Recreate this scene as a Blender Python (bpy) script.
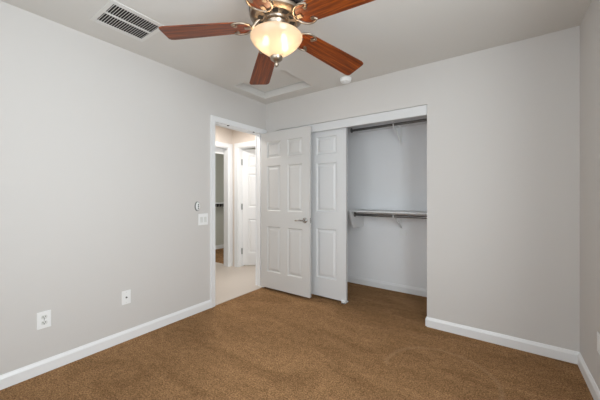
import bpy, bmesh, math
from mathutils import Vector, Matrix
PI = math.pi
sc = bpy.context.scene
for o in list(bpy.data.objects): bpy.data.objects.remove(o)
COL = sc.collection

# ------------------------------------------------------------------ camera
FPX = 281.0
CAMX, CAMY, CAMZ = 2.555, -2.817, 1.216
cd = bpy.data.cameras.new('camera'); cam = bpy.data.objects.new('camera', cd); COL.objects.link(cam)
cd.sensor_fit = 'HORIZONTAL'; cd.sensor_width = 36; cd.lens = 36*FPX/600; cd.clip_start = 0.02
cd.shift_y = -4.5/600
cam.location = (CAMX, CAMY, CAMZ); cam.rotation_euler = (PI/2, 0, math.radians(35.3))
sc.camera = cam
# ------------------------------------------------------------------ exposure
sc.view_settings.view_transform = 'Standard'
sc.view_settings.look = 'None'
sc.view_settings.gamma = 1
sc.view_settings.use_curve_mapping = False
sc.view_settings.exposure = -0.13
# ------------------------------------------------------------------ world and area lights
w = bpy.data.worlds.new('sky'); sc.world = w; w.use_nodes = True
bgn = w.node_tree.nodes['Background']
bgn.inputs[0].default_value = (0.72, 0.84, 1.0, 1); bgn.inputs[1].default_value = 1.2

def area(name, loc, rot, sx, sy, power, col):
    l = bpy.data.lights.new(name, 'AREA'); l.shape = 'RECTANGLE'; l.size = sx; l.size_y = sy
    l.energy = power; l.color = col
    o = bpy.data.objects.new(name, l); COL.objects.link(o); o.location = loc; o.rotation_euler = rot
    return o
# daylight through the side window, and fill light through an added rear window
area('daylight_side', (3.158, -2.35, 1.45), (0, PI/2, 0), 1.3, .9, 57, (0.88, 0.96, 1.0))
area('rear_fill', (1.9, -3.328, 1.45), (PI/2, 0, 0), 1.75, 1.3, 25, (0.90, 0.97, 1.0))
# unseen lamp added to light the hall, plus a light in the end room
area('hall_fill_light', (-0.62, -0.30, 2.335), (0, 0, 0), 0.25, 0.25, 19, (1.0, 0.98, 0.95))
area('end_room_light', (-0.55, 1.55, 1.5), (-PI/2, 0, 0), 0.6, 1.2, 20, (0.9, 0.98, 1.0))  # unseen area light standing inside the end room, which has no window

# ------------------------------------------------------------------ materials
def s2l(c):
    return tuple((v/12.92 if v <= .04045 else ((v+.055)/1.055)**2.4) for v in c)
def rgb(r, g, b): return s2l((r/255, g/255, b/255)) + (1,)

def mat(name, col, rough=.5, metal=0, spec=.5):
    m = bpy.data.materials.new(name); m.use_nodes = True
    b = m.node_tree.nodes['Principled BSDF']
    b.inputs['Base Color'].default_value = col; b.inputs['Roughness'].default_value = rough
    b.inputs['Metallic'].default_value = metal; b.inputs['Specular IOR Level'].default_value = spec
    return m
def nodes(m): return m.node_tree.nodes, m.node_tree.links, m.node_tree.nodes['Principled BSDF']
def add_bump(m, scale, strength, dist=.002, detail=3):
    n, l, b = nodes(m)
    tc = n.new('ShaderNodeTexCoord'); nz = n.new('ShaderNodeTexNoise'); bp = n.new('ShaderNodeBump')
    nz.inputs['Scale'].default_value = scale; nz.inputs['Detail'].default_value = detail
    bp.inputs['Strength'].default_value = strength; bp.inputs['Distance'].default_value = dist
    l.new(tc.outputs['Object'], nz.inputs['Vector']); l.new(nz.outputs['Fac'], bp.inputs['Height'])
    l.new(bp.outputs['Normal'], b.inputs['Normal']); return m

M = {}
M['wall'] = add_bump(mat('wall_paint', rgb(214, 210, 206), .75, spec=.3), 90, .12)
M['ceiling'] = add_bump(mat('ceiling_paint', rgb(220, 217, 212), .85, spec=.2), 70, .15)
M['closet'] = add_bump(mat('closet_paint_lifted', rgb(250, 250, 251), .7, spec=.3), 90, .12)  # brightness put into the colour: whitened so the closet looks better lit
M['hallwall'] = add_bump(mat('hall_paint', rgb(226, 216, 206), .75, spec=.3), 90, .12)
M['farwall'] = add_bump(mat('closet_room_paint', rgb(206, 206, 196), .8, spec=.2), 90, .12)
M['trim'] = mat('white_trim_enamel', rgb(242, 242, 242), .35)
M['door'] = add_bump(mat('white_door_enamel', rgb(213, 211, 208), .4), 160, .05)
M['plastic'] = mat('white_plastic', rgb(246, 246, 245), .35)
M['ivory'] = mat('off_white_plastic', rgb(226, 226, 222), .4)
M['dark'] = mat('dark_slot', rgb(40, 38, 36), .6)
M['nickel'] = mat('brushed_nickel', rgb(168, 154, 138), .36, 1)
M['chrome'] = mat('satin_chrome', rgb(185, 183, 180), .22, 1)
M['motor'] = mat('dark_motor_metal', rgb(70, 66, 66), .28, 1)
M['grey'] = mat('grey_plastic', rgb(120, 120, 118), .5)
M['steel'] = mat('grey_steel', rgb(120, 122, 122), .35, 1)
M['rod'] = mat('rod_metal', rgb(128, 127, 126), .38, 1)
M['shelf'] = mat('white_melamine', rgb(226, 226, 226), .45)
M['vent'] = mat('vent_enamel', rgb(226, 224, 220), .5)
M['cavity'] = mat('duct_cavity', rgb(38, 36, 34), .9)

ARCX, ARCY, ARCR = 2.226, -.722, .345
def carpet():
    m = mat('brown_carpet', rgb(140, 108, 80), .95, spec=.1); n, l, b = nodes(m)
    tc = n.new('ShaderNodeTexCoord')
    def noise(scale, detail, rough, dist=0, stretch=None):
        q = n.new('ShaderNodeTexNoise'); q.inputs['Scale'].default_value = scale; q.inputs['Detail'].default_value = detail
        q.inputs['Roughness'].default_value = rough; q.inputs['Distortion'].default_value = dist
        if stretch:
            mp = n.new('ShaderNodeMapping'); mp.inputs['Scale'].default_value = stretch; mp.inputs['Rotation'].default_value = (0, 0, .5)
            l.new(tc.outputs['Object'], mp.inputs[0]); l.new(mp.outputs[0], q.inputs['Vector'])
        else: l.new(tc.outputs['Object'], q.inputs['Vector'])
        return q
    def ramp(src, p0, c0, p1, c1):
        r = n.new('ShaderNodeValToRGB'); e = r.color_ramp.elements
        e[0].position = p0; e[0].color = c0; e[1].position = p1; e[1].color = c1; l.new(src.outputs['Fac'], r.inputs[0]); return r.outputs[0]
    def mul(a, c):
        x = n.new('ShaderNodeMix'); x.data_type = 'RGBA'; x.blend_type = 'MULTIPLY'; x.inputs[0].default_value = 1
        l.new(a, x.inputs[6]); l.new(c, x.inputs[7]); return x.outputs[2]
    tuft = ramp(noise(105, 5, .85), .36, rgb(86, 59, 36), .66, rgb(212, 166, 119))
    clump = ramp(noise(26, 3, .6, .6), .3, (.80, .79, .78, 1), .72, (1.16, 1.16, 1.16, 1))
    brushed = ramp(noise(1.6, 3, .55, 1.2, (1, 2.6, 1)), .35, (.80, .78, .75, 1), .68, (1.10, 1.09, 1.08, 1))
    # a curved drag mark left in the pile in front of the right end of the closet
    def math_(op, a, v, v2=None):
        q = n.new('ShaderNodeMath'); q.operation = op; l.new(a, q.inputs[0])
        if hasattr(v, 'links'): l.new(v, q.inputs[1])
        else: q.inputs[1].default_value = v
        if v2 is not None: q.inputs[2].default_value = v2
        return q.outputs[0]
    sub = n.new('ShaderNodeVectorMath'); sub.operation = 'DISTANCE'; l.new(tc.outputs['Object'], sub.inputs[0]); sub.inputs[1].default_value = (ARCX, ARCY, 0)
    wob = noise(14, 2, .5)
    d = math_('ADD', math_('MULTIPLY', wob.outputs['Fac'], .03), sub.outputs['Value'])
    d = math_('ABSOLUTE', math_('SUBTRACT', d, ARCR+.015), 0)
    k = n.new('ShaderNodeMapRange'); k.inputs['From Min'].default_value = .006; k.inputs['From Max'].default_value = .022
    k.inputs['To Min'].default_value = .3; k.inputs['To Max'].default_value = 0; l.new(d, k.inputs['Value'])
    sep = n.new('ShaderNodeSeparateXYZ'); l.new(tc.outputs['Object'], sep.inputs[0])
    gate = math_('GREATER_THAN', sep.outputs['Y'], -.80)
    f = math_('MULTIPLY', math_('MULTIPLY', k.outputs[0], gate), noise(30, 3, .7).outputs['Fac'])
    mk = n.new('ShaderNodeMix'); mk.data_type = 'RGBA'; l.new(f, mk.inputs[0]); l.new(mul(mul(tuft, clump), brushed), mk.inputs[6]); mk.inputs[7].default_value = rgb(214, 178, 140)
    l.new(mk.outputs[2], b.inputs['Base Color'])
    a2 = noise(150, 2, .6)
    bp = n.new('ShaderNodeBump'); bp.inputs['Strength'].default_value = .8; bp.inputs['Distance'].default_value = .014
    l.new(a2.outputs['Fac'], bp.inputs['Height']); l.new(bp.outputs['Normal'], b.inputs['Normal'])
    return m
M['bypass'] = add_bump(mat('white_sliding_door_enamel', rgb(224, 224, 224), .4), 160, .05)
M['carpet'] = carpet()
M['hallfloor'] = add_bump(mat('pale_hall_floor', rgb(206, 195, 184), .6, spec=.3), 25, .15)

def wood():
    m = mat('cherry_wood', rgb(120, 60, 25), .38); n, l, b = nodes(m)
    tc = n.new('ShaderNodeTexCoord'); mp = n.new('ShaderNodeMapping'); mp.inputs['Scale'].default_value = (1.6, 34, 34)
    nz = n.new('ShaderNodeTexNoise'); nz.inputs['Scale'].default_value = 2.4; nz.inputs['Detail'].default_value = 6; nz.inputs['Roughness'].default_value = .65
    nz.inputs['Distortion'].default_value = .4
    r = n.new('ShaderNodeValToRGB'); e = r.color_ramp.elements
    e[0].position = .30; e[0].color = rgb(64, 24, 6); e[1].position = .72; e[1].color = rgb(172, 88, 22)
    x = e.new(.5); x.color = rgb(116, 50, 10)
    l.new(tc.outputs['Object'], mp.inputs[0]); l.new(mp.outputs[0], nz.inputs['Vector'])
    l.new(nz.outputs['Fac'], r.inputs[0]); l.new(r.outputs[0], b.inputs['Base Color'])
    return m
M['wood'] = wood()

def shade_glass():
    m = bpy.data.materials.new('frosted_glass_shade'); m.use_nodes = True
    n, l = m.node_tree.nodes, m.node_tree.links; n.clear()
    out = n.new('ShaderNodeOutputMaterial'); tr = n.new('ShaderNodeBsdfTranslucent'); df = n.new('ShaderNodeBsdfDiffuse')
    tp = n.new('ShaderNodeBsdfTransparent'); em = n.new('ShaderNodeEmission'); gl = n.new('ShaderNodeBsdfGlossy')
    for s in (tr, df): s.inputs['Color'].default_value = (.47, .41, .33, 1)
    gl.inputs['Roughness'].default_value = .15
    em.inputs['Color'].default_value = (1, .80, .58, 1); em.inputs['Strength'].default_value = SHADE_EM
    m1 = n.new('ShaderNodeMixShader'); m1.inputs[0].default_value = .35
    l.new(tr.outputs[0], m1.inputs[1]); l.new(df.outputs[0], m1.inputs[2])
    m2 = n.new('ShaderNodeMixShader'); m2.inputs[0].default_value = .17
    l.new(m1.outputs[0], m2.inputs[1]); l.new(tp.outputs[0], m2.inputs[2])
    m3 = n.new('ShaderNodeMixShader'); m3.inputs[0].default_value = .05
    l.new(m2.outputs[0], m3.inputs[1]); l.new(gl.outputs[0], m3.inputs[2])
    ad = n.new('ShaderNodeAddShader'); l.new(m3.outputs[0], ad.inputs[0]); l.new(em.outputs[0], ad.inputs[1])
    l.new(ad.outputs[0], out.inputs[0]); return m
SHADE_EM = .24
BULB_EM = 46
M['shade'] = shade_glass()
def emit(name, col, s):
    m = bpy.data.materials.new(name); m.use_nodes = True
    b = m.node_tree.nodes['Principled BSDF']; b.inputs['Base Color'].default_value = col
    b.inputs['Emission Color'].default_value = col; b.inputs['Emission Strength'].default_value = s; return m
M['bulb'] = emit('lit_bulb', (1, .72, .45, 1), BULB_EM)
M['hallbulb'] = emit('hall_fill_glass', (1, .86, .70, 1), 4)  # glow of the lamp added in the hall
def pane():
    m = bpy.data.materials.new('window_glass'); m.use_nodes = True
    n, l = m.node_tree.nodes, m.node_tree.links; n.clear()
    out = n.new('ShaderNodeOutputMaterial'); tp = n.new('ShaderNodeBsdfTransparent'); gl = n.new('ShaderNodeBsdfGlossy')
    gl.inputs['Roughness'].default_value = .02; mx = n.new('ShaderNodeMixShader'); mx.inputs[0].default_value = .06
    l.new(tp.outputs[0], mx.inputs[1]); l.new(gl.outputs[0], mx.inputs[2]); l.new(mx.outputs[0], out.inputs[0]); return m
M['glass'] = pane()

# ------------------------------------------------------------------ helpers
def box(bm, x0, x1, y0, y1, z0, z1):
    v = [bm.verts.new(p) for p in ((x0,y0,z0),(x1,y0,z0),(x1,y1,z0),(x0,y1,z0),(x0,y0,z1),(x1,y0,z1),(x1,y1,z1),(x0,y1,z1))]
    for f in ((3,2,1,0),(4,5,6,7),(0,1,5,4),(1,2,6,5),(2,3,7,6),(3,0,4,7)): bm.faces.new([v[i] for i in f])
    return v
def tube(bm, p0, p1, r, n=16, r1=None):
    p0, p1 = Vector(p0), Vector(p1); d = (p1-p0).normalized(); r1 = r if r1 is None else r1
    a = d.orthogonal().normalized(); b = d.cross(a)
    R = [[bm.verts.new(p + (a*math.cos(2*PI*i/n) + b*math.sin(2*PI*i/n))*q) for i in range(n)] for p, q in ((p0, r), (p1, r1))]
    for i in range(n): bm.faces.new((R[0][i], R[0][(i+1)%n], R[1][(i+1)%n], R[1][i]))
    bm.faces.new(R[0][::-1]); bm.faces.new(R[1])
def path_tube(bm, pts, r, n=10):
    pts = [Vector(p) for p in pts]; rings = []
    up = Vector((0,0,1))
    for i, p in enumerate(pts):
        t = (pts[min(i+1,len(pts)-1)] - pts[max(i-1,0)]).normalized()
        a = t.cross(up); a = a.normalized() if a.length > .01 else t.orthogonal().normalized(); b = a.cross(t)
        rings.append([bm.verts.new(p + (a*math.cos(2*PI*k/n) + b*math.sin(2*PI*k/n))*r) for k in range(n)])
    for A, B in zip(rings, rings[1:]):
        for k in range(n): bm.faces.new((A[k], A[(k+1)%n], B[(k+1)%n], B[k]))
    bm.faces.new(rings[0][::-1]); bm.faces.new(rings[-1])
def lathe(bm, prof, n=48, c=(0,0,0), closed=False):
    rings = []
    for r, z in prof:
        if r < 1e-5: rings.append([bm.verts.new((c[0], c[1], c[2]+z))])
        else: rings.append([bm.verts.new((c[0]+r*math.cos(2*PI*i/n), c[1]+r*math.sin(2*PI*i/n), c[2]+z)) for i in range(n)])
    for A, B in zip(rings, rings[1:] + ([rings[0]] if closed else [])):
        if len(A) == 1 and len(B) == 1: continue
        for i in range(n):
            j = (i+1) % n
            if len(A) == 1: bm.faces.new((A[0], B[j], B[i]))
            elif len(B) == 1: bm.faces.new((A[i], A[j], B[0]))
            else: bm.faces.new((A[i], A[j], B[j], B[i]))
def prism(bm, pts, axis, a0, a1):
    # pts: closed outline in the two other axes, extruded along axis
    def P(u, v, a):
        q = [u, v]; q.insert(axis, a); return q
    A = [bm.verts.new(P(u, v, a0)) for u, v in pts]; B = [bm.verts.new(P(u, v, a1)) for u, v in pts]
    n = len(pts)
    for i in range(n): bm.faces.new((A[i], A[(i+1)%n], B[(i+1)%n], B[i]))
    bm.faces.new(A[::-1]); bm.faces.new(B)
def obj(name, bm, m, parent=None, loc=(0,0,0), rot=(0,0,0), bevel=0, smooth=False, seg=2):
    bmesh.ops.recalc_face_normals(bm, faces=bm.faces[:])
    me = bpy.data.meshes.new(name); bm.to_mesh(me); bm.free()
    o = bpy.data.objects.new(name, me); COL.objects.link(o)
    me.materials.append(M[m] if isinstance(m, str) else m)
    o.location = loc; o.rotation_euler = rot
    if parent: o.parent = parent
    if bevel:
        b = o.modifiers.new('bevel', 'BEVEL'); b.width = bevel; b.segments = seg; b.limit_method = 'ANGLE'
    if smooth:
        for p in me.polygons: p.use_smooth = True
        e = o.modifiers.new('split', 'EDGE_SPLIT'); e.split_angle = math.radians(38)
    return o
def tag(o, label, cat, group=None, kind=None):
    o['label'] = label; o['category'] = cat
    if group: o['group'] = group
    if kind: o['kind'] = kind
    return o
def thing(name, label, cat, loc=(0,0,0), rot=(0,0,0), group=None, kind=None):
    o = bpy.data.objects.new(name, None); COL.objects.link(o); o.empty_display_size = .1
    o.location = loc; o.rotation_euler = rot
    return tag(o, label, cat, group, kind)
def boxes(*bs):
    bm = bmesh.new()
    for b in bs: box(bm, *b)
    return bm
def struct(name, bm, m, label, cat, **k):
    return tag(obj(name, bm, m, **k), label, cat, kind='structure')

# ------------------------------------------------------------------ setting: the bedroom shell
RW, RY, RH, T = 3.03, -3.2, 2.44, .12
DY0, DY1, DH = -.840, -.058, 2.035          # bedroom doorway in the left wall
CX0, CX1, CH = .18, 2.008, 2.066            # closet opening in the back wall
CB = .815                                    # closet back
WY0, WY1, WZ0, WZ1 = -2.95, -1.60, .75, 2.15    # side window
VX0, VX1 = 1.0, 2.8                         # rear window, added for fill light
struct('floor', boxes((0, RW, RY, 0, -.05, 0), (CX0, CX1, 0, T, -.05, 0), (.06, 2.12, T, CB, -.05, 0)), 'carpet', 'brown carpet of the bedroom and its closet', 'floor')
HX0, HX1, HY0, HY1 = .12, .856, -.690, -.161  # attic hatch hole
struct('ceiling', boxes((-T, RW+T, RY-T, HY0, RH, RH+.07), (-T, RW+T, HY1, T, RH, RH+.07), (-T, HX0, HY0, HY1, RH, RH+.07), (HX1, RW+T, HY0, HY1, RH, RH+.07)), 'ceiling', 'light grey bedroom ceiling with a square hatch hole', 'ceiling')
struct('wall_left', boxes((-T, 0, RY-T, DY0-.018, 0, RH), (-T, 0, DY1+.018, T, 0, RH), (-T, 0, DY0-.018, DY1+.018, DH+.018, RH)), 'wall', 'light grey wall on the left with the open doorway', 'wall')
struct('wall_back', boxes((0, CX0, 0, T, 0, RH), (CX1, RW+T, 0, T, 0, RH), (CX0, CX1, 0, T, CH, RH)), 'wall', 'light grey wall holding the closet opening', 'wall')
struct('wall_right', boxes((RW, RW+T, RY-T, WY0, 0, RH), (RW, RW+T, WY1, 0, 0, RH), (RW, RW+T, WY0, WY1, 0, WZ0), (RW, RW+T, WY0, WY1, WZ1, RH)), 'wall', 'light grey wall at the right edge of the photo', 'wall')
struct('wall_rear', boxes((0, VX0, RY-T, RY, 0, RH), (VX1, RW, RY-T, RY, 0, RH), (VX0, VX1, RY-T, RY, 0, WZ0), (VX0, VX1, RY-T, RY, WZ1, RH)), 'wall', 'light grey wall behind the viewer with an added window', 'wall')
# closet shell
struct('wall_closet_back', boxes((.0, 2.18, CB, CB+.06, 0, RH)), 'closet', 'light grey wall at the back of the closet', 'wall')
struct('wall_closet_left', boxes((.0, .06, T, CB, 0, RH)), 'closet', 'light grey wall at the left end of the closet', 'wall')
struct('wall_closet_right', boxes((2.12, 2.18, T, CB, 0, RH)), 'closet', 'light grey wall at the right end of the closet', 'wall')
struct('ceiling_closet', boxes((.0, 2.18, T, CB+.06, RH, RH+.07)), 'closet', 'light grey ceiling inside the closet', 'ceiling')

# baseboards: profile with an eased top, (offset from wall, height)
BP = [(0,0), (.014,0), (.014,.064), (.011,.072), (.008,.078), (.005,.086), (0,.088)]
def base(name, label, axis, a0, a1, off, sgn):
    bm = bmesh.new(); pts = [(off + sgn*u, z) for u, z in BP]
    prism(bm, pts, axis, a0, a1)
    return struct(name, bm, 'trim', label, 'baseboard')
base('baseboard_left', 'white baseboard along the left wall up to the door casing', 1, RY, DY0-.052, 0, 1)
base('baseboard_back', 'white baseboard right of the closet opening', 0, CX1, RW, 0, -1)
base('baseboard_right', 'white baseboard along the right wall', 1, RY, -.014, RW, -1)
base('baseboard_rear', 'white baseboard along the wall behind the viewer', 0, .014, RW-.014, RY, 1)
base('baseboard_closet', 'white baseboard along the back of the closet', 0, .06, 2.12, CB, -1)
base('baseboard_closet_right', 'white baseboard on the right closet end wall', 1, T, CB-.014, 2.12, -1)
base('baseboard_jamb', 'short white baseboard return inside the right closet jamb', 1, 0, T, CX1, -1)

# bedroom door casing and jamb
def casing_y(bm, x, sgn, y0, y1, zt, wd=.054, th=.016, floor_z=0):
    # flat casing with stepped inner edge around an opening in a wall of constant x
    for (a, b, t) in ((0, .012, th*.7), (.012, wd-.012, th), (wd-.012, wd, th*1.25)):
        xs = sorted((x, x+sgn*t))
        box(bm, xs[0], xs[1], y0-b, y0-a, floor_z, zt+b)
        box(bm, xs[0], xs[1], y1+a, y1+b, floor_z, zt+b)
        box(bm, xs[0], xs[1], y0-a, y1+a, zt+a, zt+b)
def casing_x(bm, y, sgn, x0, x1, zt, wd=.054, th=.016, floor_z=0):
    for (a, b, t) in ((0, .012, th*.7), (.012, wd-.012, th), (wd-.012, wd, th*1.25)):
        ys = sorted((y, y+sgn*t))
        box(bm, x0-b, x0-a, ys[0], ys[1], floor_z, zt+b)
        box(bm, x1+a, x1+b, ys[0], ys[1], floor_z, zt+b)
        box(bm, x0-a, x1+a, ys[0], ys[1], zt+a, zt+b)
bm = bmesh.new(); casing_y(bm, 0, 1, DY0+.006, DY1-.006, DH-.006, wd=.058)
casing_y(bm, -T, -1, DY0+.006, DY1-.006, DH-.006, wd=.058)
struct('trim_1', bm, 'trim', 'white casing around the open bedroom doorway', 'door casing')
bm = boxes((-T, 0, DY0-.018, DY0, 0, DH), (-T, 0, DY1, DY1+.018, 0, DH), (-T, 0, DY0-.018, DY1+.018, DH, DH+.018),
           (-.075, -.040, DY0, DY0+.011, 0, DH), (-.075, -.040, DY1-.011, DY1, 0, DH), (-.075, -.040, DY0+.011, DY1-.011, DH-.011, DH))
struct('trim_2', bm, 'trim', 'white jamb and door stop lining the bedroom doorway', 'door jamb')
for i, y in enumerate((-.63, -.21)):
    bm = bmesh.new(); box(bm, -.030, -.006, y-.010, y+.010, DH-.009, DH-.001)
    tag(obj('bumper_pad', bm, 'dark', bevel=.002), ('small dark pad under the door head, nearer the left jamb', 'small dark pad under the door head, nearer the hinged door')[i], 'bumper')

# ------------------------------------------------------------------ six panel doors
def six_panel(W, H, TH, cols, rows):
    # cols: (x0, x1) of panel columns; rows: (z0, z1); slab x 0..W, y 0..TH, z 0..H
    xs = sorted({0, W, *[v for c in cols for v in c]}); zs = sorted({0, H, *[v for r in rows for v in r]})
    bm = bmesh.new(); grids = []
    for side in (0, 1):
        y = 0 if side == 0 else TH; s = 1 if side == 0 else -1
        g = {(i, j): bm.verts.new((x, y, z)) for i, x in enumerate(xs) for j, z in enumerate(zs)}; grids.append(g)
        for i in range(len(xs)-1):
            for j in range(len(zs)-1):
                q = [g[i,j], g[i+1,j], g[i+1,j+1], g[i,j+1]]
                if any(abs(xs[i]-c[0]) < 1e-6 for c in cols) and any(abs(zs[j]-r[0]) < 1e-6 for r in rows):
                    x0, x1, z0, z1 = xs[i], xs[i+1], zs[j], zs[j+1]; prev = q
                    for ins, dep in ((.004, .006), (.012, .0135), (.020, .0135), (.045, .003)):
                        nx = [bm.verts.new(p) for p in ((x0+ins, y+s*dep, z0+ins), (x1-ins, y+s*dep, z0+ins), (x1-ins, y+s*dep, z1-ins), (x0+ins, y+s*dep, z1-ins))]
                        for k in range(4): bm.faces.new((prev[k], prev[(k+1)%4], nx[(k+1)%4], nx[k]))
                        prev = nx
                    bm.faces.new(prev)
                else: bm.faces.new(q)
    a, b = grids; nx, nz = len(xs)-1, len(zs)-1
    for i in range(nx):
        bm.faces.new((a[i,0], a[i+1,0], b[i+1,0], b[i,0])); bm.faces.new((a[i,nz], a[i+1,nz], b[i+1,nz], b[i,nz]))
    for j in range(nz):
        bm.faces.new((a[0,j], a[0,j+1], b[0,j+1], b[0,j])); bm.faces.new((a[nx,j], a[nx,j+1], b[nx,j+1], b[nx,j]))
    return bm
ROWS = ((.22, .80), (1.00, 1.575), (1.675, 1.885))
def lever(parent, c, out, along, mname='chrome'):
    # rose and lever; out = +-1 in y, along = +-1 in x
    bm = bmesh.new(); x, y, z = c
    tube(bm, (x, y, z), (x, y+out*.010, z), .032, 28); tube(bm, (x, y+out*.010, z), (x, y+out*.014, z), .028, 28, .022)
    tube(bm, (x, y+out*.012, z), (x, y+out*.052, z), .011, 16)
    path_tube(bm, [(x, y+out*.045, z), (x+along*.02, y+out*.052, z), (x+along*.05, y+out*.055, z+.003), (x+along*.085, y+out*.053, z+.002), (x+along*.112, y+out*.048, z-.006)], .0085, 12)
    return obj('door_handle', bm, mname, parent, smooth=True)
def hinge(parent, x, y, z, dx, dy):
    bm = bmesh.new()
    for k in range(3): tube(bm, (x, y, z-.045+k*.0305), (x, y, z-.0155+k*.0305), .0055, 12)
    bx = sorted((x, x+dx)); by = sorted((y, y+dy))
    box(bm, bx[0], bx[1] if dx else bx[1]+.0025, by[0], by[1] if dy else by[1]+.0025, z-.045, z+.045)
    return obj('hinge', bm, 'steel', parent)
DW, DT = .762, .035
d1 = tag(obj('door_1', six_panel(DW, 1.993, DT, ((.105, .325), (.437, .657)), [(a-.01, b-.01) for a, b in ROWS]), 'door', loc=(.006, -.101, .030)),
         'white six panel bedroom door swung open in front of the closet', 'door', kind='structure')
lever(d1, (DW-.062, 0, .895), -1, -1); lever(d1, (DW-.062, DT, .895), 1, -1)
bm = boxes((DW-.0015, DW+.0015, DT/2-.0125, DT/2+.0125, .865, .925)); box(bm, DW, DW+.008, DT/2-.006, DT/2+.006, .885, .905)
obj('latch_plate', bm, 'chrome', d1)
for z in (.22, 1.0, 1.78):
    bm = bmesh.new(); tube(bm, (-.006, DT+.006, z-.045), (-.006, DT+.006, z+.045), .006, 12); box(bm, -.0015, .0005, .004, DT+.004, z-.045, z+.045)
    obj('hinge', bm, 'steel', d1)

# closet bypass doors, fascia, track, floor guide
CW = .905
d2 = tag(obj('door_2', six_panel(CW, 2.005, DT, ((.118, .385), (.518, .785)), ROWS), 'bypass', loc=(.253, .046, .024)),
         'white six panel sliding closet door half hidden by the open bedroom door', 'door', kind='structure')
d3 = tag(obj('door_3', six_panel(CW, 2.005, DT, ((.118, .385), (.518, .785)), ROWS), 'bypass', loc=(.215, .084, .024)),
         'white six panel sliding closet door stacked on the rear track', 'door', kind='structure')
struct('trim_3', boxes((CX0+.001, CX1-.001, -.006, .014, 1.968, CH-.006)), 'bypass', 'white fascia board across the top of the closet opening', 'fascia', bevel=.002)
struct('trim_4', boxes((CX0+.001, CX1-.001, .022, .122, CH-.02, CH-.001), (CX0+.001, CX1-.001, .040, .043, CH-.033, CH-.02), (CX0+.001, CX1-.001, .119, .122, CH-.033, CH-.02)), 'steel', 'grey steel track above the sliding closet doors', 'door track')
bm = boxes((1.105, 1.150, .034, .044, .0, .040), (1.105, 1.150, .034, .124, 0, .012))
tag(obj('door_guide', bm, 'plastic', bevel=.002), 'small white plastic floor guide at the foot of the sliding closet door', 'door guide')

# ------------------------------------------------------------------ closet shelves, rods, brackets
SX0, SX1 = 1.035, 2.118
def shelf(z, label, SX0=SX0):
    bm = boxes((SX0, SX1, .43, CB-.001, z-.018, z))
    return tag(obj('closet_shelf', bm, 'shelf', bevel=.0015), label, 'shelf', 'closet shelves')
shelf(1.030, 'white closet shelf at waist height above the grey wall')
shelf(2.095, 'white closet shelf just below the top of the closet opening', SX0-.05)
def cleat(z, label):
    bm = boxes((SX0+.019, SX1, CB-.019, CB-.0005, z-.018-.062, z-.0185))
    return tag(obj('shelf_cleat', bm, 'shelf', bevel=.002), label, 'shelf cleat')
def rod(z, label, SX0=SX0):
    t = thing('closet_rod', label, 'clothes rod', (SX0+.02, .50, z), group='closet rods')
    bm = bmesh.new(); tube(bm, (0, 0, 0), (SX1-SX0-.022, 0, 0), .0155, 20); obj('rod', bm, 'rod', t, smooth=True)
    for x, s in ((0, 1), (SX1-SX0-.022, -1)):
        bm = bmesh.new(); tube(bm, (x, 0, 0), (x+s*.012, 0, 0), .027, 20); box(bm, *sorted((x, x+s*.012)), -.012, .012, .010, .0295); obj('end_socket', bm, 'rod', t)
    return t
rod(.974, 'grey metal clothes rod under the waist high closet shelf')
rod(2.046, 'grey metal clothes rod under the top closet shelf', SX0-.045)
def gusset(z, h, label):
    bm = bmesh.new()
    prism(bm, [(.40, z-.019), (CB-.0005, z-.019), (CB-.0005, z-h), (.475, z-h), (.40, z-.06)], 0, SX0, SX0+.018)
    return tag(obj('shelf_support', bm, 'shelf', bevel=.0015), label, 'shelf support', 'closet shelf supports')
gusset(1.030, .225, 'white slanted end board under the waist high closet shelf')
def bracket(z, label):
    t = thing('shelf_bracket', label, 'shelf bracket', (1.55, CB-.001, z-.019), group='closet brackets')
    bm = boxes((-.012, .012, -.004, 0, -.235, 0), (-.011, .011, -.37, 0, -.004, 0)); obj('arm', bm, 'plastic', t)
    bm = bmesh.new(); path_tube(bm, [(0, -.004, -.20), (0, -.12, -.135), (0, -.25, -.055), (0, -.31, -.012)], .011, 10); obj('brace', bm, 'plastic', t, smooth=True)
    bm = bmesh.new(); path_tube(bm, [(0, -.335, -.004), (0, -.338, -.03), (0, -.332, -.052), (0, -.315, -.066), (0, -.296, -.058), (0, -.288, -.04)], .007, 10)
    obj('rod_hook', bm, 'plastic', t, smooth=True)
    return t
bracket(1.030, 'white rod bracket under the middle of the waist high closet shelf')
bracket(2.095, 'white rod bracket under the middle of the top closet shelf')
bm = boxes((1.53, 1.612, CB-.0085, CB-.0005, .712, .782))
tag(obj('wall_plate', bm, 'plastic', bevel=.002), 'small blank white plate on the closet wall below the lower bracket', 'wall plate')

# ------------------------------------------------------------------ attic hatch
hf = boxes((HX0, HX0+.012, HY0, HY1, RH+.001, RH+.085), (HX1-.012, HX1, HY0, HY1, RH+.001, RH+.085), (HX0+.012, HX1-.012, HY0, HY0+.012, RH+.001, RH+.085), (HX0+.012, HX1-.012, HY1-.012, HY1, RH+.001, RH+.085))
struct('trim_5', hf, 'ceiling', 'painted frame lining the recess of the attic hatch', 'hatch frame')
tag(obj('attic_hatch', boxes((HX0+.029, HX1-.029, HY0+.029, HY1-.029, RH+.072, RH+.10)), 'ceiling', bevel=.003), 'square painted attic hatch panel recessed in the ceiling by the corner', 'attic hatch', kind=None)
struct('ceiling_attic', boxes((HX0-.05, HX1+.05, HY0-.05, HY1+.05, RH+.10, RH+.12)), 'cavity', 'dark attic void above the hatch', 'ceiling')

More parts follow.
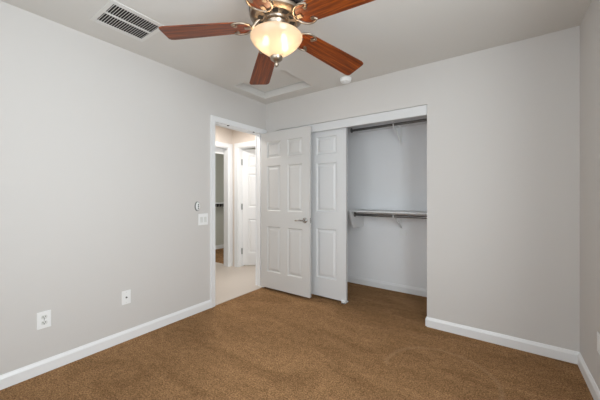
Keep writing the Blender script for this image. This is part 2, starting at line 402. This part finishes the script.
# ------------------------------------------------------------------ ceiling vent
t = thing('air_vent', 'white square return air grille on the ceiling beside the fan', 'air vent', (.415, -1.893, RH))
V = .1755; I0 = .137; I1 = .146
bm = bmesh.new()
for a, b, zz in ((.149, V, -.006),):
    box(bm, -V, V, -V, -b+.0265, zz, 0); box(bm, -V, V, b-.0265, V, zz, 0)
    box(bm, -V, -.137, -.149, .149, zz, 0); box(bm, .137, V, -.149, .149, zz, 0)
box(bm, -.010, .010, -.149, .149, -.006, 0)
obj('frame', bm, 'vent', t, bevel=.002)
obj('duct_back', boxes((-.150, .150, -.155, .155, -.0010, -.0002)), 'cavity', t)
for s in (-1, 1):
    bm = bmesh.new(); N = 19
    for k in range(N):
        y = -.142 + k*.284/(N-1); x0, x1 = (-.137, -.010) if s < 0 else (.010, .137)
        vs = [bm.verts.new(p) for p in ((x0, y-.0035, -.0055), (x0, y-.0025, -.0060), (x0, y+.0035, -.0015), (x0, y+.0025, -.0012),
                                        (x1, y-.0035, -.0055), (x1, y-.0025, -.0060), (x1, y+.0035, -.0015), (x1, y+.0025, -.0012))]
        for f in ((0,1,2,3), (7,6,5,4), (0,4,5,1), (1,5,6,2), (2,6,7,3), (3,7,4,0)): bm.faces.new([vs[i] for i in f])
    obj('louver_bank', bm, 'vent', t)

# ------------------------------------------------------------------ smoke detector
t = thing('smoke_detector', 'round white smoke detector on the ceiling above the closet', 'smoke detector', (1.243, -.135, RH))
bm = bmesh.new(); lathe(bm, [(0, 0), (.062, 0), (.062, -.010), (0, -.010)]); obj('base', bm, 'plastic', t, smooth=True)
bm = bmesh.new(); lathe(bm, [(0, -.010), (.056, -.010), (.057, -.022), (.050, -.034), (.030, -.039), (.028, -.036), (.022, -.036), (.020, -.040), (0, -.041)]); obj('cover', bm, 'plastic', t, smooth=True)

# ------------------------------------------------------------------ wall plates (local frame: x across the wall, y out of the wall is -y, z up)
def plate_mesh(W, H):
    bm = bmesh.new()
    lo = [(-W/2, 0), (W/2, 0)]
    v = box(bm, -W/2, W/2, -.0055, 0, -H/2, H/2)
    return bm
def outlet(label, loc, rz):
    t = thing('wall_outlet', label, 'electrical outlet', loc, (0, 0, rz))
    obj('cover_plate', plate_mesh(.074, .116), 'plastic', t, bevel=.0025, seg=3)
    for z in (-.0195, .0195):
        bm = bmesh.new()
        pts = [(.0165*math.cos(a)*1.0, max(-.0125, min(.0125, .0175*math.sin(a)))) for a in [2*PI*k/28 for k in range(28)]]
        prism(bm, [(u, v+z) for u, v in pts], 1, -.0075, -.0050); s = obj('socket', bm, 'ivory', t)
        bm = boxes((-.0080, -.0050, -.0079, -.0068, z-.002, z+.008), (.0052, .0078, -.0079, -.0068, z-.001, z+.0075)); tube(bm, (0, -.0079, z-.0075), (0, -.0068, z-.0075), .0029, 12)
        obj('slot', bm, 'dark', s)
    bm = bmesh.new(); tube(bm, (0, -.0066, 0), (0, -.005, 0), .003, 12); obj('screw', bm, 'steel', t)
    return t
L = PI/2      # left wall: local -y points to world +x
outlet('white duplex outlet low on the left wall nearest the viewer', (.0005, -2.257, .362), L)
t = thing('wall_plate', 'white wall plate low on the right wall at the photo edge', 'wall plate', (RW-.0005, -.500, .362), (0, 0, -L))
obj('cover_plate', plate_mesh(.074, .114), 'plastic', t, bevel=.004, seg=3)
for z in (-.042, .042):
    bm = bmesh.new(); tube(bm, (0, -.0066, z), (0, -.005, z), .003, 12); obj('screw', bm, 'ivory', t)
t = thing('coaxial_jack', 'white wall plate with one centre jack, low on the left wall', 'wall plate', (.0005, -1.735, .362), (0, 0, L))
obj('cover_plate', plate_mesh(.070, .114), 'plastic', t, bevel=.0025, seg=3)
bm = bmesh.new(); tube(bm, (0, -.0065, 0), (0, -.005, 0), .0075, 6); tube(bm, (0, -.014, 0), (0, -.006, 0), .0048, 16); obj('jack', bm, 'steel', t)
for z in (-.042, .042):
    bm = bmesh.new(); tube(bm, (0, -.0066, z), (0, -.005, z), .003, 12); obj('screw', bm, 'ivory', t)
t = thing('light_switch', 'white double rocker switch plate beside the bedroom doorway', 'light switch', (.0005, -.983, .965), (0, 0, L))
obj('cover_plate', plate_mesh(.118, .120), 'plastic', t, bevel=.0025, seg=3)
for x in (-.023, .023):
    bm = bmesh.new(); prism(bm, [(-.0052, -.033), (-.0085, -.033), (-.0065, 0), (-.0052, .033)], 0, x-.0165, x+.0165)
    obj('rocker', bm, 'ivory', t)
# fan remote in its wall cradle
t = thing('fan_remote', 'small oval grey and white remote holder on the wall above the switch', 'remote control', (.0005, -1.055, 1.104), (0, 0, L))
def oval(bm, a, b, y0, y1, sc2=.85, n=32, dx=0):
    A = [bm.verts.new((dx+a*math.cos(2*PI*k/n), y0, b*math.sin(2*PI*k/n))) for k in range(n)]
    B = [bm.verts.new((dx+sc2*a*math.cos(2*PI*k/n), y1, sc2*b*math.sin(2*PI*k/n))) for k in range(n)]
    for k in range(n): bm.faces.new((A[k], A[(k+1)%n], B[(k+1)%n], B[k]))
    bm.faces.new(A[::-1]); bm.faces.new(B)
bm = bmesh.new(); oval(bm, .030, .049, 0, -.012, .92); obj('cradle', bm, 'grey', t, smooth=True)
bm = bmesh.new(); oval(bm, .024, .043, -.0115, -.022, .85); c = obj('remote_body', bm, 'plastic', t, smooth=True)
bm = boxes((-.006, .006, -.0240, -.0210, .010, .022), (-.006, .006, -.0240, -.0210, -.010, .002)); box(bm, -.006, .006, -.0240, -.0210, -.028, -.018); obj('button', bm, 'dark', t)

# ------------------------------------------------------------------ ceiling fan
FX, FY = 1.508, -1.573
fan = thing('ceiling_fan', 'ceiling fan with five cherry wood blades and a lit frosted bowl', 'ceiling fan', (FX, FY, RH))
def Z(z): return z-RH
bm = bmesh.new(); lathe(bm, [(0, Z(2.4399)), (.075, Z(2.4399)), (.078, Z(2.425)), (.070, Z(2.40)), (.045, Z(2.385)), (.030, Z(2.38)), (0, Z(2.38))]); obj('canopy', bm, 'motor', fan, smooth=True)
bm = bmesh.new(); lathe(bm, [(0, Z(2.379)), (.030, Z(2.379)), (.032, Z(2.372)), (.060, Z(2.368)), (.115, Z(2.355)), (.148, Z(2.335)), (.156, Z(2.315)), (.157, Z(2.275)), (.152, Z(2.262)), (.150, Z(2.258)), (0, Z(2.258))]); mh = obj('motor_housing', bm, 'motor', fan, smooth=True)
bm = bmesh.new(); lathe(bm, [(0, Z(2.2575)), (.149, Z(2.2575)), (.154, Z(2.250)), (.150, Z(2.236)), (.128, Z(2.222)), (.120, Z(2.2215)), (.116, Z(2.226)), (.068, Z(2.226)), (.064, Z(2.218)), (0, Z(2.218))]); lower = obj('lower_housing', bm, 'nickel', fan, smooth=True)
for k in range(10):
    bm = bmesh.new(); a0 = 2*PI*(k+.22)/10; a1 = 2*PI*(k+.78)/10
    ring = [(r*math.cos(a), r*math.sin(a)) for r, aa in ((.078, (a0, a1)), (.108, (a1, a0))) for a in [aa[0]+(aa[1]-aa[0])*q/4 for q in range(5)]]
    prism(bm, ring, 2, Z(2.2245), Z(2.2275)); obj('vent_slot', bm, 'dark', lower)
bm = bmesh.new(); lathe(bm, [(0, Z(2.2178)), (.060, Z(2.2178)), (.062, Z(2.205)), (.052, Z(2.190)), (.052, Z(2.165)), (.075, Z(2.150)), (.080, Z(2.140)), (0, Z(2.140))]); obj('light_fitter', bm, 'nickel', fan, smooth=True)
# glass bowl: outer then inner profile
prof = [(.1465, Z(2.130)), (.1500, Z(2.126)), (.1490, Z(2.119)), (.1440, Z(2.110)), (.1370, Z(2.099)), (.1270, Z(2.088)), (.1130, Z(2.075)), (.0960, Z(2.061)), (.0790, Z(2.048)), (.0620, Z(2.036)), (.0460, Z(2.026)), (.0320, Z(2.019)), (.0060, Z(2.016))]
inner = [(max(r-.004, .006), z+.003) for r, z in prof[::-1]]
bm = bmesh.new(); lathe(bm, prof + inner, 64, closed=True); obj('glass_bowl', bm, 'shade', fan, smooth=True)
bm = bmesh.new(); lathe(bm, [(0, Z(2.139)), (.0055, Z(2.139)), (.0055, Z(2.010)), (0, Z(2.010))], 12); obj('centre_rod', bm, 'nickel', fan)
bm = bmesh.new(); lathe(bm, [(0, Z(2.0155)), (.034, Z(2.0175)), (.037, Z(2.012)), (.034, Z(2.000)), (.022, Z(1.990)), (.010, Z(1.984)), (.010, Z(1.978)), (.013, Z(1.972)), (.010, Z(1.964)), (.004, Z(1.957)), (0, Z(1.955))], 32); obj('finial', bm, 'nickel', fan, smooth=True)
for a in (238, 350, 78):
    ca, sa = math.cos(math.radians(a)), math.sin(math.radians(a))
    bm = bmesh.new(); tube(bm, (.050*ca, .050*sa, Z(2.140)), (.056*ca, .056*sa, Z(2.116)), .013, 16); s = obj('lamp_holder', bm, 'nickel', fan)
    bm = bmesh.new(); lathe(bm, [(0, .026), (.010, .026), (.012, .018), (.017, .007), (.019, -.005), (.016, -.016), (.008, -.022), (0, -.024)], 20); obj('bulb', bm, 'bulb', s, loc=(.064*ca, .064*sa, Z(2.092)), smooth=True)
# blade (along local +x), pitched about its length
BR0, BR1 = .150, .655
out = []
for k in range(13):
    a = PI/2 + PI*k/12; out.append((BR0+.062 + .062*math.cos(a), .062*math.sin(a)))       # rounded root
out += [(BR0+.12, -.066), (.45, -.074), (BR1-.03, -.080), (BR1-.008, -.074), (BR1, -.060), (BR1, .060), (BR1-.008, .074), (BR1-.03, .080), (.45, .074), (BR0+.12, .066)]
bm = bmesh.new(); prism(bm, out, 2, -.003, .003)
blade0 = obj('blade', bm, 'wood', fan, bevel=.0015)
# blade iron: an arm from the motor that forks into a ring hugging the root of the blade
bm = bmesh.new()
ring = [(BR0+.060 + .066*math.cos(a), .066*math.sin(a), -.006) for a in [PI*.30 + (PI*1.4)*k/20 for k in range(21)]]
path_tube(bm, ring, .006, 10)
for s in (1, -1):
    e = ring[0] if s > 0 else ring[-1]
    path_tube(bm, [e, (e[0]-.008, e[1]-s*.010, -.006), (e[0]-.020, e[1]-s*.014, -.006)], .0075, 10)
    tube(bm, (e[0]-.018, e[1]-s*.016, -.012), (e[0]-.018, e[1]-s*.016, -.002), .011, 16)
path_tube(bm, [(.070, 0, .044), (.095, 0, .040), (.118, 0, .020), (.135, 0, .000), (.152, 0, -.006)], .011, 10)
box(bm, .145, .185, -.012, .012, -.0085, -.003)
iron0 = obj('blade_iron', bm, 'nickel', blade0, smooth=True)
BZ = Z(2.187); A0 = 214.2; DROOP = math.radians(5); PITCH = math.radians(-10)
TILT = Vector((0, 0, 1)).rotation_difference(Vector((-.0259, .0697, 1))).to_matrix().to_4x4()   # the rotor hangs slightly out of level
for k in range(5):
    if k == 0: b, i = blade0, iron0
    else:
        b = blade0.copy(); COL.objects.link(b); b.parent = fan
        i = iron0.copy(); COL.objects.link(i); i.parent = b
    R = TILT @ Matrix.Rotation(math.radians(A0-72*k), 4, 'Z') @ Matrix.Rotation(DROOP, 4, 'Y') @ Matrix.Rotation(PITCH, 4, 'X')
    b.matrix_local = Matrix.Translation((0, 0, BZ+.012)) @ R

# ------------------------------------------------------------------ windows behind the viewer
def window(name, label, rot, loc, W, H, d):
    w = thing(name, label, 'window', loc, rot, kind='structure')
    f = .045; bm = bmesh.new()
    box(bm, -W/2, -W/2+f, 0, d, 0, H); box(bm, W/2-f, W/2, 0, d, 0, H); box(bm, -W/2+f, W/2-f, 0, d, 0, f); box(bm, -W/2+f, W/2-f, 0, d, H-f, H)
    box(bm, -.02, .02, 0, d, f, H-f); obj('window_frame', bm, 'trim', w)
    for s in (-1, 1):
        x = sorted((s*.02, s*(W/2-f))); obj('pane', boxes((x[0], x[1], d*.45, d*.55, f, H-f)), 'glass', w)
    return w
window('window_1', 'white framed sliding window in the right wall behind the viewer', (0, 0, -PI/2), (RW+.07, (WY0+WY1)/2, WZ0), WY1-WY0, WZ1-WZ0, .045)
window('fill_window', 'white framed sliding window added in the wall behind the viewer for fill light', (0, 0, PI), ((VX0+VX1)/2, RY-.07, WZ0), VX1-VX0, WZ1-WZ0, .045)  # added opening that lets the rear fill light in

# ------------------------------------------------------------------ hallway seen through the doorway
HXW, HYE = -1.2, .465        # hall opposite wall (x) and end wall (y)
AY0, AY1 = -.40, .385        # doorway in opposite wall
BX0, BX1 = -1.050, -.32      # doorway in end wall
struct('floor_hall', boxes((-1.68, -.035, -2.2, HYE, -.05, .004), (-.035, 0, DY0, DY1, -.05, .004), (BX0, BX1, HYE, 1.9, -.05, .004)), 'hallfloor', 'pale beige hallway floor beyond the bedroom door', 'floor')
struct('ceiling_hall', boxes((-3.1, -T, -2.3, 2.0, RH, RH+.07)), 'hallwall', 'pale ceiling over the hallway', 'ceiling')
struct('wall_hall_opposite', boxes((HXW-.11, HXW, -2.2, AY0, 0, RH), (HXW-.11, HXW, AY1, HYE+.11, 0, RH), (HXW-.11, HXW, AY0, AY1, 2.03, RH)), 'hallwall', 'warm pale hallway wall with an open doorway on the left', 'wall')
struct('wall_hall_end', boxes((HXW, BX0, HYE, HYE+.11, 0, RH), (BX1, -T, HYE, HYE+.11, 0, RH), (BX0, BX1, HYE, HYE+.11, 2.03, RH)), 'hallwall', 'warm pale hallway end wall holding a white door', 'wall')
struct('wall_hall_near', boxes((HXW-.11, -T, -2.31, -2.2, 0, RH)), 'hallwall', 'warm pale wall closing the near end of the hallway', 'wall')
bm = bmesh.new(); casing_y(bm, HXW, 1, AY0, AY1, 2.025, wd=.070); struct('trim_6', bm, 'trim', 'white casing of the left hallway doorway', 'door casing')
bm = boxes((HXW-.11, HXW, AY0, AY0+.015, 0, 2.03), (HXW-.11, HXW, AY1-.015, AY1, 0, 2.03), (HXW-.11, HXW, AY0+.015, AY1-.015, 2.015, 2.03)); struct('trim_7', bm, 'trim', 'white jamb of the left hallway doorway', 'door jamb')
bm = bmesh.new(); casing_x(bm, HYE, -1, BX0, BX1, 2.025, wd=.075); struct('trim_8', bm, 'trim', 'white casing of the door at the hallway end', 'door casing')
bm = boxes((BX0, BX0+.015, HYE, HYE+.11, 0, 2.03), (BX1-.015, BX1, HYE, HYE+.11, 0, 2.03), (BX0+.015, BX1-.015, HYE, HYE+.11, 2.015, 2.03)); struct('trim_9', bm, 'trim', 'white jamb of the door at the hallway end', 'door jamb')
# hallway end door, swung away into the next room
ang = math.radians(42)
d4 = tag(obj('door_4', six_panel(.70, 1.985, DT, ((.10, .305), (.395, .60)), [(a-.01, b-.01) for a, b in ROWS]), 'trim', loc=(BX0+.022, HYE+.075, .025), rot=(0, 0, ang)),
         'white six panel door ajar at the end of the hallway', 'door', kind='structure')
for z in (.24, 1.0, 1.76):
    bm = bmesh.new(); tube(bm, (-.008, -.006, z-.05), (-.008, -.006, z+.05), .008, 12); box(bm, -.004, -.0005, -.002, DT-.004, z-.05, z+.05); box(bm, -.028, -.008, -.006, -.003, z-.05, z+.05)
    obj('hinge', bm, 'steel', d4)
lever(d4, (.64, 0, .90), -1, -1); lever(d4, (.64, DT, .90), 1, -1)
# walls around the room behind the end door
struct('wall_end_room', boxes((BX0-.25, -.05, 1.9, 1.98, 0, RH), (-.05, .0, HYE+.4, 1.98, 0, RH)), 'hallwall', 'pale walls of the room behind the hallway end door', 'wall')
# dim room through the left hallway doorway, with shelf and hooks
FXB = -2.66
struct('floor_far_room', boxes((FXB, -1.68, -1.6, 1.75, -.05, .002), (-1.68, HXW-.01, HYE, 1.75, -.05, .002)), 'carpet', 'brown carpet of the dim room across the hallway', 'floor')
struct('wall_far_room', boxes((FXB-.1, FXB, -1.6, 1.85, 0, RH), (FXB, HXW-.11, 1.75, 1.85, 0, RH), (FXB, HXW-.11, -1.7, -1.6, 0, RH)), 'farwall', 'grey walls of the dim room across the hallway', 'wall')
base('baseboard_far_room', 'white baseboard in the dim room across the hallway', 1, -1.6, 1.75, FXB, 1)
t = thing('wall_shelf', 'grey shelf on the wall of the dim room across the hallway', 'shelf', (FXB+.001, 1.15, 1.06))
obj('shelf_board', boxes((0, .30, -.55, .55, -.02, 0)), 'shelf', t)
for k in range(14):
    y = -.5 + k*.077
    bm = bmesh.new(); prism(bm, [(.24, -.021), (.285, -.021), (.285, -.05), (.27, -.075), (.24, -.09)], 1, y-.018, y+.018); obj('hook', bm, 'dark', t)
struct('trim_10', boxes((HXW-.135, HXW-.112, AY0, AY1, 1.925, 2.05)), 'trim', 'white track board over the left hallway doorway', 'door track')
t = thing('hall_fill_lamp', 'unseen round glass ceiling lamp added to light the hallway', 'ceiling lamp', (-.62, -.30, RH))  # fixture added out of view to brighten the hall
bm = bmesh.new(); lathe(bm, [(0, 0), (.15, 0), (.15, -.02), (0, -.02)]); obj('base', bm, 'nickel', t, smooth=True)
bm = bmesh.new(); lathe(bm, [(0, -.021), (.14, -.021), (.13, -.05), (.09, -.08), (0, -.095)]); obj('glass_dome', bm, 'hallbulb', t, smooth=True)
